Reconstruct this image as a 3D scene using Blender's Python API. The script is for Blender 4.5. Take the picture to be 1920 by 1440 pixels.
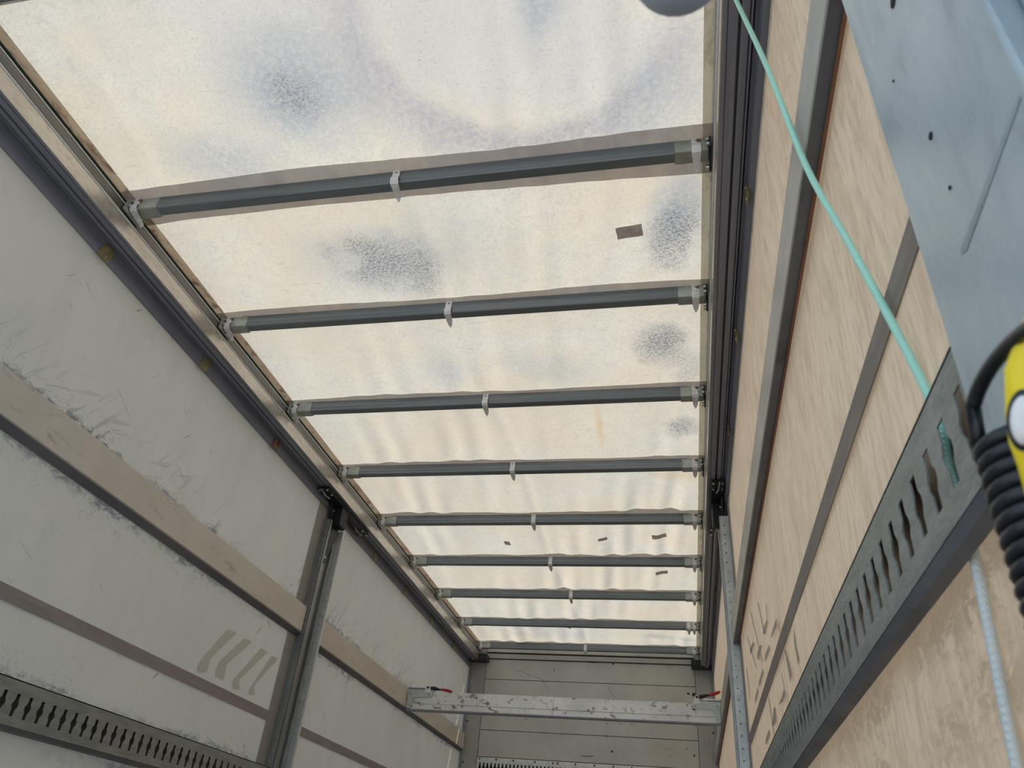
import bpy, bmesh, math, random
from mathutils import Vector, Matrix

# ------------------------------------------------------------------ camera, light, exposure
# Coordinates are written relative to the lens (x right, y towards the front bulkhead, z up);
# at the very end everything is lifted by ZC so that the cargo floor lies at z = 0.
ZC = 0.62
F = 1404.4
RM = ((0.97770941, 0.1936093, 0.08123886),
      (-0.04417439, 0.56794056, -0.82188329),
      (-0.20526309, 0.79997435, 0.5638334))      # rows: image right, image down, view direction
scene = bpy.context.scene
col = scene.collection
for o in list(bpy.data.objects): bpy.data.objects.remove(o)

cd = bpy.data.cameras.new('camera'); cam = bpy.data.objects.new('camera', cd); col.objects.link(cam)
cd.sensor_width = 36.0; cd.lens = 36.0 * F / 1920.0; cd.clip_start = 0.01
cd.dof.use_dof = True; cd.dof.focus_distance = 3.6; cd.dof.aperture_fstop = 10.0
cam.matrix_world = Matrix(((RM[0][0], -RM[1][0], -RM[2][0], 0), (RM[0][1], -RM[1][1], -RM[2][1], 0),
                           (RM[0][2], -RM[1][2], -RM[2][2], 0), (0, 0, 0, 1)))
scene.camera = cam

w = bpy.data.worlds.new('sky'); scene.world = w; w.use_nodes = True
bg = w.node_tree.nodes['Background']; bg.inputs[0].default_value = (0.62, 0.80, 1.0, 1); bg.inputs[1].default_value = 1.0
sd = bpy.data.lights.new('sun', 'SUN'); sun = bpy.data.objects.new('sun', sd); col.objects.link(sun)
sd.energy = 4.6; sd.angle = math.radians(2.0); sd.color = (1.0, 0.86, 0.68)
SUN_AZ, SUN_EL = math.radians(20), math.radians(48)      # from the right side, a little ahead
sdir = Vector((math.cos(SUN_EL) * math.cos(SUN_AZ), math.cos(SUN_EL) * math.sin(SUN_AZ), math.sin(SUN_EL)))
sun.rotation_euler = sdir.to_track_quat('Z', 'Y').to_euler(); sun.location = (6, 4, 6)

vs = scene.view_settings
vs.view_transform = 'Standard'; vs.look = 'None'; vs.gamma = 1.0; vs.use_curve_mapping = False
vs.exposure = 0.33

# ------------------------------------------------------------------ helpers
def ray(u, v):
    a, b = (u - 960) / F, (v - 720) / F
    return Vector(tuple(RM[0][i] * a + RM[1][i] * b + RM[2][i] for i in range(3)))
def on(u, v, axis, val):
    d = ray(u, v); return d * (val / d['xyz'.index(axis)])

class NT:
    """small node-graph builder"""
    def __init__(s, name):
        s.m = bpy.data.materials.new(name); s.m.use_nodes = True; s.t = s.m.node_tree; s.t.nodes.clear()
        s.out = s.n('ShaderNodeOutputMaterial'); s.pos = s.n('ShaderNodeNewGeometry').outputs['Position']
    def n(s, ty): return s.t.nodes.new(ty)
    def put(s, sock, v):
        if isinstance(v, bpy.types.NodeSocket): s.t.links.new(v, sock)
        elif isinstance(v, (tuple, list)) and len(v) == 3 and sock.type == 'RGBA': sock.default_value = (*v, 1)
        else: sock.default_value = v
    def math(s, op, a, b=0.0, clamp=False):
        k = s.n('ShaderNodeMath'); k.operation = op; k.use_clamp = clamp; s.put(k.inputs[0], a); s.put(k.inputs[1], b); return k.outputs[0]
    def vscale(s, sc, off=(0, 0, 0), vec=None, rot=(0, 0, 0)):
        k = s.n('ShaderNodeMapping'); s.put(k.inputs['Vector'], vec or s.pos)
        k.inputs['Scale'].default_value = sc; k.inputs['Location'].default_value = off; k.inputs['Rotation'].default_value = rot
        return k.outputs[0]
    def noise(s, scale=5, detail=4, rough=.55, vec=None, dist=0.0):
        k = s.n('ShaderNodeTexNoise'); s.put(k.inputs['Vector'], vec or s.pos)
        k.inputs['Scale'].default_value = scale; k.inputs['Detail'].default_value = detail
        k.inputs['Roughness'].default_value = rough; k.inputs['Distortion'].default_value = dist; return k.outputs['Fac']
    def ramp(s, v, a, b, lo=0.0, hi=1.0, smooth=True):
        k = s.n('ShaderNodeMapRange'); k.interpolation_type = 'SMOOTHSTEP' if smooth else 'LINEAR'
        s.put(k.inputs['Value'], v); k.inputs['From Min'].default_value = a; k.inputs['From Max'].default_value = b
        k.inputs['To Min'].default_value = lo; k.inputs['To Max'].default_value = hi; return k.outputs['Result']
    def mix(s, f, a, b):
        k = s.n('ShaderNodeMix'); k.data_type = 'RGBA'; s.put(k.inputs[0], f); s.put(k.inputs[6], a); s.put(k.inputs[7], b); return k.outputs[2]
    def sep(s, v=None):
        k = s.n('ShaderNodeSeparateXYZ'); s.put(k.inputs[0], v or s.pos); return k.outputs
    def blob(s, x, y, rx, ry, rot=0.0, soft=1.0, wob=0.35, nscale=9):
        """1 inside an ellipse on the roof, falling to 0 at its rim, with an irregular edge"""
        k = s.n('ShaderNodeMapping'); k.vector_type = 'TEXTURE'; s.put(k.inputs['Vector'], s.pos)
        k.inputs['Location'].default_value = (x, y, 0); k.inputs['Scale'].default_value = (rx, ry, 1e4); k.inputs['Rotation'].default_value = (0, 0, rot)
        l = s.n('ShaderNodeVectorMath'); l.operation = 'LENGTH'; s.put(l.inputs[0], k.outputs[0])
        d = s.math('ADD', l.outputs['Value'], s.math('MULTIPLY', s.math('SUBTRACT', s.noise(nscale, 3), 0.5), wob * 2))
        return s.ramp(d, 1.0 - soft, 1.0, 1.0, 0.0)
    def bump(s, h, strength=.2, dist=.01):
        k = s.n('ShaderNodeBump'); k.inputs['Strength'].default_value = strength; k.inputs['Distance'].default_value = dist; s.put(k.inputs['Height'], h); return k.outputs[0]
    def principled(s, colr, rough=.5, metal=0.0, normal=None, spec=.5):
        k = s.n('ShaderNodeBsdfPrincipled'); s.put(k.inputs['Base Color'], colr); s.put(k.inputs['Roughness'], rough); s.put(k.inputs['Metallic'], metal)
        k.inputs['Specular IOR Level'].default_value = spec
        if normal: s.put(k.inputs['Normal'], normal)
        return k.outputs[0]
    def mixsh(s, f, a, b):
        k = s.n('ShaderNodeMixShader'); s.put(k.inputs[0], f); s.put(k.inputs[1], a); s.put(k.inputs[2], b); return k.outputs[0]
    def translucent(s, colr):
        k = s.n('ShaderNodeBsdfTranslucent'); s.put(k.inputs[0], colr); return k.outputs[0]
    def diffuse(s, colr):
        k = s.n('ShaderNodeBsdfDiffuse'); s.put(k.inputs[0], colr); return k.outputs[0]
    def done(s, sh): s.put(s.out.inputs[0], sh); return s.m

def metal_mat(name, c0, c1, rough=.4, metal=.8, nscale=6, stretch=(1, 1, 1)  , grime=0.0, gcol=(.05, .045, .04)):
    t = NT(name)
    v = t.vscale(stretch)
    n1 = t.noise(nscale, 5, .6, v); n2 = t.noise(nscale * 9, 3, .5, v)
    c = t.mix(t.ramp(n1, .3, .7), c0, c1)
    if grime: c = t.mix(t.math('MULTIPLY', t.ramp(n2, .54, .7), grime), c, gcol)
    r = t.ramp(n2, .2, .8, rough - .08, rough + .1)
    return t.done(t.principled(c, r, metal))

M = {}
M['bow'] = metal_mat('bow_aluminium', (.15, .18, .205), (.20, .23, .255), .42, .4, 3, (.5, 8, 8))
M['rail'] = metal_mat('rail_aluminium', (.20, .215, .275), (.27, .285, .345), .42, .3, 4, (8, .4, 8))
M['railbright'] = metal_mat('rail_inner_face', (.50, .46, .42), (.66, .61, .55), .30, .75, 4, (3, .7, 3), .25, (.2, .16, .12))
M['raildark'] = metal_mat('rail_gutter', (.13, .125, .12), (.19, .185, .175), .38, .6, 5, (3, .5, 3))
M['gap_fill'] = metal_mat('dark_teal_gap', (.003, .022, .020), (.006, .032, .028), .7, 0, 8)
M['galv'] = metal_mat('galvanised_steel', (.55, .60, .60), (.72, .76, .75), .42, .45, 22, (1, 1, 1), .3, (.2, .2, .19))
M['socket'] = metal_mat('socket_steel', (.30, .345, .33), (.42, .46, .44), .36, .5, 16, (1, 1, 1), .35, (.08, .07, .05))
M['clip'] = metal_mat('clip_plate', (.68, .69, .72), (.82, .83, .85), .42, .2, 30, (1, 1, 1), .3, (.2, .2, .2))
M['gold'] = metal_mat('zinc_yellow_plate', (.30, .27, .14), (.42, .37, .19), .45, .6, 30, (1, 1, 1), .4, (.10, .05, .03))
M['rustplate'] = metal_mat('rusty_plate', (.16, .09, .06), (.26, .15, .09), .6, .4, 30)
M['black'] = metal_mat('black_bracket', (.012, .015, .02), (.022, .027, .035), .45, .3, 12)
M['hole'] = metal_mat('hole_inside', (.006, .006, .007), (.01, .01, .012), .8, 0, 12)
M['post'] = metal_mat('post_steel', (.24, .255, .26), (.33, .345, .345), .40, .8, 8, (4, 4, .6), .3, (.08, .08, .08))
M['bolt'] = metal_mat('bolt_head', (.55, .55, .55), (.7, .7, .7), .3, .9, 30)
M['perf'] = metal_mat('slotted_lath_steel', (.215, .25, .25), (.31, .345, .345), .42, .45, 9, (3, 1, 5), .3, (.11, .11, .105))
M['wood'] = metal_mat('brown_backing', (.20, .135, .095), (.30, .21, .145), .7, 0, 14, (3, .6, 3))
M['woodL'] = metal_mat('dark_backing', (.085, .075, .068), (.14, .115, .095), .7, 0, 14, (3, .6, 3))
M['rustedge'] = metal_mat('rust_brown_edge', (.19, .085, .045), (.27, .13, .07), .7, 0, 10, (2, .4, 4))
M['handle'] = metal_mat('red_grip', (.36, .012, .025), (.44, .02, .035), .4, 0, 20)
M['coil'] = metal_mat('black_cable', (.010, .013, .020), (.018, .022, .030), .32, 0, 40)
M['yellow'] = metal_mat('yellow_plastic', (1.0, .74, .015), (1.0, .80, .03), .35, 0, 20)
M['white'] = metal_mat('white_button', (.85, .86, .88), (.9, .9, .9), .3, 0, 20)
M['knob'] = metal_mat('blue_grey_rubber', (.30, .35, .43), (.37, .42, .50), .55, 0, 20)
M['ground'] = metal_mat('pale_concrete', (.38, .38, .37), (.46, .46, .45), .9, 0, 3)
M['floorwood'] = metal_mat('floor_plywood', (.16, .11, .075), (.24, .17, .115), .6, 0, 4, (6, .6, 1))

# --- roof tarpaulin: thin white PVC, mould speckles, stains with their own outlines, cool grey zones
def roof_mat(name, tint=1.0, stains=True):
    t = NT(name)
    n1 = t.noise(2.3, 5, .6); n2 = t.noise(11, 5, .65)
    base = t.mix(t.ramp(n1, .32, .68), (.95, .875, .735), (.92, .885, .80))
    base = t.mix(t.ramp(n2, .35, .75, 0, .45), base, (.80, .77, .70))
    fine = t.noise(95, 4, .75)
    spk = t.noise(115, 2, .5, t.vscale((.8, 1.3, 1), rot=(0, 0, .6)))
    spk2 = t.noise(170, 2, .5, t.vscale((.8, 1.4, 1), rot=(0, 0, -.3)))
    base = t.mix(t.ramp(fine, .44, .66, 0, .42), base, (.60, .585, .57))
    base = t.mix(t.ramp(t.noise(28, 4, .7), .50, .70, 0, .30), base, (.62, .61, .60))
    if stains:
        # rust-tan water marks beside the bows and the seams
        tan = t.ramp(t.noise(1.7, 5, .62, t.vscale((1, 1.5, 1), (3, 1, 0))), .44, .66, 0, .45)
        base = t.mix(tan, base, (.88, .775, .60))
        grain = t.ramp(t.noise(48, 5, .75), .36, .62, .55, 1.15)
        grey = (.50, .53, .60)
        # wide pale-centred water mark in the nearest bay
        ring = t.math('SUBTRACT', t.blob(-.45, 1.26, .74, .56, .15, .55, .16, 4), t.blob(-.42, 1.19, .50, .42, .15, .22, .10, 8), True)
        base = t.mix(t.math('MULTIPLY', t.math('MULTIPLY', ring, .85), grain, True), base, (.47, .46, .53))
        base = t.mix(t.math('MULTIPLY', t.blob(-.42, 1.22, .50, .36, .12, .5, .2, 6), .22), base, (.70, .71, .74))
        base = t.mix(t.math('MULTIPLY', t.blob(-.8, 1.0, 1.5, .75, 0, .6, .3, 4), .30), base, (.66, .67, .73))  # broad cool grey tint over the nearest bay
        for (x, y, rx, ry, k) in ((-1.18, 1.30, .36, .40, .85), (-1.60, 1.55, .4, .2, .6), (-.30, 1.05, .12, .40, .85), (-.02, 1.50, .2, .3, .5), (-.85, 2.1, .5, .3, .35), (-1.2, 2.15, .5, .3, .5), (.05, 2.0, .14, .3, .8), (-.6, 2.95, .35, .2, .4), (-1.1, 2.95, .2, .2, .4), (-1.2, 7.3, .6, .2, .4)):  # cool blue-grey zones
            base = t.mix(t.math('MULTIPLY', t.blob(x, y, rx, ry, .3, .9, .25, 7), t.math('MULTIPLY', grain, k), True), base, (.50, .54, .60))
        dark = None
        for (x, y, rx, ry, k) in ((-1.18, 2.14, .30, .23, .75), (-1.02, 2.20, .16, .22, .6), (.045, 2.12, .135, .28, .75), (-.03, 2.80, .16, .20, 1.0), (.03, 2.92, .14, .13, .4),
                                  (.06, 3.56, .12, .15, .75), (-1.2, 1.33, .16, .14, .5), (.10, 3.02, .1, .2, .35), (-.2, 7.40, .22, .10, .4), (.05, 7.42, .12, .10, .35), (-1.45, 7.42, .5, .12, .22)):
            b = t.math('MULTIPLY', t.blob(x, y, rx, ry, .25, .85, .35, 10), k)
            dark = b if dark is None else t.math('MAXIMUM', dark, b)
        # paler heart of the round stain
        dark = t.math('MULTIPLY', dark, t.math('SUBTRACT', 1.0, t.math('MULTIPLY', t.blob(-1.31, 2.12, .085, .075, 0, .5, .5, 22), .75)))
        base = t.mix(t.math('MULTIPLY', dark, .55), base, (.44, .46, .50))
        sf = t.math('MULTIPLY', t.math('MAXIMUM', t.ramp(spk, .52, .60), t.ramp(spk2, .54, .62)), t.math('MINIMUM', t.math('MULTIPLY', dark, 1.0), .8))
        base = t.mix(sf, base, (.17, .18, .20))
        # rust run
        base = t.mix(t.math('MULTIPLY', t.blob(-.385, 3.52, .035, .34, .03, .95, .5, 20), .65), base, (.82, .60, .36))
        base = t.mix(t.math('MULTIPLY', t.blob(-.37, 3.22, .035, .05, 0, .8, .3, 14), .9), base, (.30, .18, .10))
        base = t.mix(t.math('MULTIPLY', t.blob(.02, 4.1, .2, .12, 0, .8, .3, 14), .35), base, (.80, .60, .36))
        # thin dragged scratches
        wv = t.noise(26, 3, .6, t.vscale((.22, 1.6, 1), rot=(0, 0, .5)), 1.0)
        base = t.mix(t.math('MULTIPLY', t.ramp(wv, .66, .72), .25), base, (.42, .38, .34))
    # sparse speckles everywhere
    sp = t.math('MULTIPLY', t.ramp(spk2, .66, .72), .55)
    base = t.mix(sp, base, (.28, .26, .25))
    if tint != 1.0: base = t.mix(1.0 - tint, base, (.30, .27, .25))
    sh = t.mixsh(.30, t.diffuse(base), t.translucent(base))
    return t.done(sh)
M['roof'] = roof_mat('roof_tarpaulin')
def hem_mat(name, c0, c1, dirt):
    t = NT(name)
    n = t.noise(7, 5, .65, t.vscale((2, 1, 1)))
    c = t.mix(t.ramp(n, .35, .65), c0, c1)
    c = t.mix(t.math('MULTIPLY', t.ramp(t.noise(16, 5, .7, t.vscale((1.2, .7, 1), (5, 2, 0))), .5, .68), dirt), c, (.22, .12, .09))
    return t.done(t.mixsh(.40, t.diffuse(c), t.translucent(c)))
M['sleeve'] = hem_mat('tarp_sleeve', (.56, .53, .53), (.62, .59, .57), .10)
M['patch'] = hem_mat('repair_patch', (.34, .31, .31), (.42, .38, .38), .5)
M['hemleft'] = hem_mat('tarp_hem_brown', (.66, .56, .47), (.74, .66, .55), .75)
M['hemright'] = hem_mat('tarp_hem_pale', (.70, .68, .58), (.76, .72, .62), .35)

# --- side curtains: coated PVC, satin inside, scuffed, with darker bands along the laths
def curtain_mat(name, c0, c1, trans, wrinkle, dirtcol, scuff, tcol, SC):
    t = NT(name)
    sx = t.sep()
    z = t.math('SUBTRACT', sx[2], ZC)
    n1 = t.noise(1.1, 4, .6); n2 = t.noise(5, 6, .7, t.vscale((1, 1, .35), rot=(.25, 0, 0)))
    c = t.mix(t.ramp(n1, .3, .7), c0, c1)
    c = t.mix(t.ramp(n2, .45, .75, 0, .28), c, dirtcol)
    def band(zc, h):
        d = t.math('ABSOLUTE', t.math('SUBTRACT', z, zc)); return t.ramp(d, 0, h, 1, 0)
    def line_mark(scale, stretch, ang, off, lo):
        """short thin drag marks: strongly stretched noise, thresholded"""
        k = t.noise(scale, 2, .5, t.vscale((1, 1, stretch), off, vec=t.vscale((1, 1, 1), rot=(ang, 0, 0))), .25)
        return t.ramp(k, lo, lo + .035)
    patchy = t.ramp(t.noise(2.2, 3, .6, t.vscale((1, 1, 1), (7, 3, 1))), .38, .62)
    smear = t.noise(34, 5, .75, t.vscale((1, .55, 1.1), rot=(.35, 0, 0)), .5)
    fine = t.noise(90, 3, .7, t.vscale((1, .5, 1.2), rot=(-.5, 0, 0)))
    for zc, h, k in SC:  # patchy dark bands at set heights, some just under a lath
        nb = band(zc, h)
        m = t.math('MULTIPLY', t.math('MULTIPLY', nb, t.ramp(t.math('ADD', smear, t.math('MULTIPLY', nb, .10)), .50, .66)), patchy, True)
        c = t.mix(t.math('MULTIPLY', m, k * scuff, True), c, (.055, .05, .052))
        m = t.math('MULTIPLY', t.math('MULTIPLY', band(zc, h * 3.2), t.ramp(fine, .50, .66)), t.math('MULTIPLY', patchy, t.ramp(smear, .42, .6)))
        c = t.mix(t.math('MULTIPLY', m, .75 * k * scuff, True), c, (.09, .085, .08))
    m = t.math('MULTIPLY', line_mark(42, .10, .75, (2, 1, 0), .70), t.ramp(t.noise(1.9, 3, .6, t.vscale((1, 1, 1), (1, 5, 2))), .45, .62))
    m = t.math('MAXIMUM', m, t.math('MULTIPLY', line_mark(60, .09, -1.1, (0, 4, 2), .69), t.ramp(t.noise(3.1, 3, .6, t.vscale((1, 1, 1), (4, 2, 6))), .47, .64)))
    c = t.mix(t.math('MULTIPLY', m, .7 * scuff), c, (.11, .105, .10))
    if wrinkle < .5:
        m = t.math('MULTIPLY', t.math('MAXIMUM', line_mark(38, .10, .55, (5, 1, 3), .60), line_mark(48, .09, 1.15, (1, 6, 2), .62)), t.math('MULTIPLY', t.ramp(z, 1.26, 1.30), t.ramp(z, 1.34, 1.58, 1, 0)))
        c = t.mix(t.math('MULTIPLY', m, t.math('MULTIPLY', patchy, .48)), c, (.10, .095, .09))
    m = t.math('MULTIPLY', t.ramp(smear, .60, .72), t.ramp(t.noise(1.7, 3), .5, .65))
    c = t.mix(t.math('MULTIPLY', m, .30 * scuff), c, (.14, .13, .125))
    if wrinkle > .5:
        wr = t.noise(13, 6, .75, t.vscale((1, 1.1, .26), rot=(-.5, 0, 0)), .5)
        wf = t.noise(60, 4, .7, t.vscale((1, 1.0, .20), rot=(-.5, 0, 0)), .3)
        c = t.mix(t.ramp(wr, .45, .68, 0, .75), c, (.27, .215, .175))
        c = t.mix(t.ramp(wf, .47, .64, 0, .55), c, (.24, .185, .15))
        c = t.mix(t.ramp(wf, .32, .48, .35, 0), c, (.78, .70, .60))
    b = t.bump(t.noise(9 if wrinkle < .5 else 7, 5, .65, t.vscale((1, .8, .16) if wrinkle < .5 else (1, 1.0, .2), rot=(.35, 0, 0)), .3), .15 + .5 * wrinkle, .01)
    p = t.principled(c, t.ramp(n2, .3, .7, .42, .55), 0, b, .4)
    return t.done(t.mixsh(trans, p, t.translucent(tcol)))
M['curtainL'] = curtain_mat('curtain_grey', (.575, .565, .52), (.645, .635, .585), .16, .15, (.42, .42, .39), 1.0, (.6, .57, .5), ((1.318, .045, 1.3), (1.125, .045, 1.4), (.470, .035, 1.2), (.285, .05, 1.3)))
M['curtainR'] = curtain_mat('curtain_beige', (.60, .51, .41), (.67, .575, .47), .17, 1.0, (.42, .36, .31), .9, (.66, .54, .40), ((.300, .06, 1.9), (.20, .06, .9)))
def web_mat(name, c0, c1):
    t = NT(name); n = t.noise(14, 5, .7, t.vscale((1, .4, 3)))
    return t.done(t.principled(t.mix(t.ramp(n, .35, .7), c0, c1), .6, 0, t.bump(t.noise(220, 2), .15, .002)))
M['webL'] = web_mat('webbing_taupe', (.235, .21, .205), (.29, .265, .26))
M['webR'] = web_mat('webbing_grey_brown', (.20, .175, .155), (.27, .235, .205))
M['printL'] = web_mat('print_show_through_left', (.515, .515, .48), (.55, .55, .51))
M['printR'] = web_mat('print_show_through_right', (.45, .405, .345), (.50, .45, .385))
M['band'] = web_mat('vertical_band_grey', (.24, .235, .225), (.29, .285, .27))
# --- painted laths
def paint_mat(name, c0, c1, grime, rough=.4, metal=.0, g=(.06, .055, .05), st=(1, .6, 2.2), gs=13, gt=(.56, .70)):
    t = NT(name)
    n = t.noise(3, 5, .6); s = t.noise(gs, 6, .72, t.vscale(st), .4)
    c = t.mix(t.ramp(n, .3, .7), c0, c1)
    c = t.mix(t.math('MULTIPLY', t.ramp(s, gt[0], gt[1]), grime), c, g)
    return t.done(t.principled(c, t.ramp(s, .3, .7, rough - .08, rough + .12), metal, t.bump(t.noise(60, 4), .06, .003)))
M['lath'] = paint_mat('lath_face', (.50, .47, .425), (.58, .545, .495), .40, .42)
M['lathgrey'] = paint_mat('lath_face_grey', (.42, .41, .38), (.47, .455, .42), .2, .42)
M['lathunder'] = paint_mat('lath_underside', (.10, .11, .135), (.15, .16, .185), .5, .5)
M['plank'] = paint_mat('bulkhead_plank', (.47, .47, .45), (.55, .545, .52), .30, .40, .25, (.12, .11, .10), (.5, 1, 1.2), 9, (.60, .74))
M['corner'] = paint_mat('bulkhead_corner', (.33, .335, .33), (.42, .42, .405), .45, .4, .25, (.09, .09, .09), (1.4, 1, .7), 11, (.58, .72))
M['beam'] = paint_mat('load_bar_aluminium', (.66, .67, .66), (.84, .845, .83), .85, .36, .3, (.10, .095, .095), (.9, 1, 1.2), 19, (.55, .64))
M['bracket'] = paint_mat('zinc_bracket', (.48, .53, .53), (.60, .64, .63), .3, .4, .5, (.2, .2, .2), (1, 1, 1), 40)
M['rearpost'] = paint_mat('rear_post_paint', (.34, .43, .475), (.45, .545, .59), .45, .30, .1, (.25, .29, .29), (1.2, 1.6, .35), 7, (.50, .68))
M['line_mark'] = paint_mat('post_grey_line', (.27, .33, .36), (.36, .43, .46), .4)
M['rearflange'] = paint_mat('rear_flange_paint', (.30, .32, .40), (.36, .39, .46), .3, .35, .1, (.22, .23, .26), (1.2, 1.6, .4), 7)
def cord_mat():
    t = NT('cord_sheath'); sx = t.sep()
    wv = t.n('ShaderNodeTexWave'); wv.inputs['Scale'].default_value = 110; wv.bands_direction = 'DIAGONAL'; t.put(wv.inputs['Vector'], t.pos)
    f = t.ramp(sx[2], ZC + .30, ZC + .42)          # the green sheath is stripped off below the slotted lath
    c = t.mix(f, (.74, .80, .82), (.42, .92, .76))
    c = t.mix(t.math('MULTIPLY', wv.outputs['Fac'], .35), c, (.75, .88, .84))
    return t.done(t.principled(c, .35, 0, t.bump(wv.outputs['Fac'], .5, .002)))
M['cord'] = cord_mat()

# ------------------------------------------------------------------ mesh builder
class MB:
    def __init__(s): s.v, s.f, s.sm = [], [], []
    def add(s, vs, fs, smooth=False):
        o = len(s.v); s.v += [Vector(p) for p in vs]; s.f += [tuple(i + o for i in f) for f in fs]; s.sm += [smooth] * len(fs); return s
    def box(s, x0, x1, y0, y1, z0, z1):
        return s.add([(x, y, z) for x in (x0, x1) for y in (y0, y1) for z in (z0, z1)],
                     [(0, 1, 3, 2), (4, 6, 7, 5), (0, 4, 5, 1), (2, 3, 7, 6), (0, 2, 6, 4), (1, 5, 7, 3)])
    def prism(s, pts, fn0, fn1, caps=True, closed=True):
        """sweep 2-D points between two placements"""
        n = len(pts); vs = [fn0(*p) for p in pts] + [fn1(*p) for p in pts]
        fs = [(i, (i + 1) % n, n + (i + 1) % n, n + i) for i in range(n if closed else n - 1)]
        if caps and closed: fs += [tuple(reversed(range(n))), tuple(range(n, 2 * n))]
        return s.add(vs, fs)
    def cyl(s, c, d, r, h, n=12, r2=None, smooth=True):
        c = Vector(c); d = Vector(d).normalized(); a = d.orthogonal().normalized(); b = d.cross(a); r2 = r if r2 is None else r2
        vs = []
        for k, rr in ((0, r), (h, r2)):
            for i in range(n):
                t = 2 * math.pi * i / n; vs.append(c + d * k + (a * math.cos(t) + b * math.sin(t)) * rr)
        s.add(vs, [(i, (i + 1) % n, n + (i + 1) % n, n + i) for i in range(n)], smooth)
        return s.add(vs, [tuple(reversed(range(n))), tuple(range(n, 2 * n))])
    def tube(s, pts, r, n=10):
        pts = [Vector(p) for p in pts]; vs = []; prev = None
        for i, p in enumerate(pts):
            d = (pts[min(i + 1, len(pts) - 1)] - pts[max(i - 1, 0)]).normalized()
            a = d.orthogonal().normalized() if prev is None else (prev - d * prev.dot(d)).normalized()
            prev = a; b = d.cross(a); rr = r[i] if isinstance(r, (list, tuple)) else r
            for k in range(n):
                t = 2 * math.pi * k / n; vs.append(p + (a * math.cos(t) + b * math.sin(t)) * rr)
        m = len(pts)
        s.add(vs, [(i * n + k, i * n + (k + 1) % n, (i + 1) * n + (k + 1) % n, (i + 1) * n + k) for i in range(m - 1) for k in range(n)], True)
        return s.add([vs[k] for k in range(n)] + [vs[(m - 1) * n + k] for k in range(n)], [tuple(reversed(range(n))), tuple(range(n, 2 * n))])
    def lathe(s, prof, o, d=(0, 0, 1), n=24):
        o = Vector(o); d = Vector(d).normalized(); a = d.orthogonal().normalized(); b = d.cross(a); vs = []
        for r, h in prof:
            for k in range(n):
                t = 2 * math.pi * k / n; vs.append(o + d * h + (a * math.cos(t) + b * math.sin(t)) * r)
        return s.add(vs, [(i * n + k, i * n + (k + 1) % n, (i + 1) * n + (k + 1) % n, (i + 1) * n + k) for i in range(len(prof) - 1) for k in range(n)], True)
    def plate(s, outline, holes, place, th):
        """flat plate with real holes; place(u, v, w) turns plate coordinates into scene coordinates"""
        cu = bpy.data.curves.new('tmp', 'CURVE'); cu.dimensions = '2D'; cu.fill_mode = 'BOTH'; cu.extrude = th / 2
        for loop in [outline] + holes:
            sp = cu.splines.new('POLY'); sp.points.add(len(loop) - 1); sp.use_cyclic_u = True
            for p, q in zip(sp.points, loop): p.co = (q[0], q[1], 0, 1)
        ob = bpy.data.objects.new('tmp', cu); col.objects.link(ob)
        dg = bpy.context.evaluated_depsgraph_get(); dg.update()
        me = ob.evaluated_get(dg).to_mesh()
        s.add([place(*v.co) for v in me.vertices], [tuple(p.vertices) for p in me.polygons])
        ob.evaluated_get(dg).to_mesh_clear(); bpy.data.objects.remove(ob); bpy.data.curves.remove(cu)
        return s
    def mesh(s, name, origin):
        me = bpy.data.meshes.new(name); o = Vector(origin)
        me.from_pydata([v - o for v in s.v], [], s.f); me.update()
        bm = bmesh.new(); bm.from_mesh(me); bmesh.ops.recalc_face_normals(bm, faces=bm.faces); bm.to_mesh(me); bm.free()
        for p, k in zip(me.polygons, s.sm): p.use_smooth = k
        return me
    def base(s):
        lo = [min(v[i] for v in s.v) for i in range(3)]; hi = [max(v[i] for v in s.v) for i in range(3)]
        return Vector(((lo[0] + hi[0]) / 2, (lo[1] + hi[1]) / 2, lo[2]))

ORG = {}
def tag(o, label, cat, group=None, kind=None):
    if label: o['label'] = label
    if cat: o['category'] = cat
    if group: o['group'] = group
    if kind: o['kind'] = kind
    return o
def obj(name, mb, mat, parent=None, bevel=0.0, label=None):
    """ONE mesh object; a child keeps its parent's origin"""
    org = ORG[parent.name] if parent else mb.base()
    o = bpy.data.objects.new(name, mb.mesh(name, org)); col.objects.link(o)
    o.data.materials.append(M[mat] if isinstance(mat, str) else mat)
    if parent: o.parent = parent
    else: o.location = org
    ORG[o.name] = org
    if bevel:
        b = o.modifiers.new('edge', 'BEVEL'); b.width = bevel; b.segments = 2; b.limit_method = 'ANGLE'
    if label: o['label'] = label
    return o
def thing(name, loc, label, cat, group=None, kind=None):
    o = bpy.data.objects.new(name, None); col.objects.link(o); o.location = loc; o.empty_display_size = .1
    ORG[o.name] = Vector(loc); return tag(o, label, cat, group, kind)
def dup(root, loc, label):
    r = root.copy(); col.objects.link(r); r.location = loc; r['label'] = label; ORG[r.name] = Vector(loc)
    for ch in list(root.children):
        c = ch.copy(); col.objects.link(c); c.parent = r
        for g in list(ch.children):
            d = g.copy(); col.objects.link(d); d.parent = c
    return r

XL, XR = -2.165, 0.297           # side curtains
XC = (XL + XR) / 2
YF = 7.85                        # front bulkhead
ZR = 2.158                       # tarpaulin above the bows
FLOOR = -ZC
BOWS = [0.836, 1.693, 2.424, 3.160, 3.893, 4.625, 5.374, 6.112, 6.893, 7.668]
rnd = random.Random(4)

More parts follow.
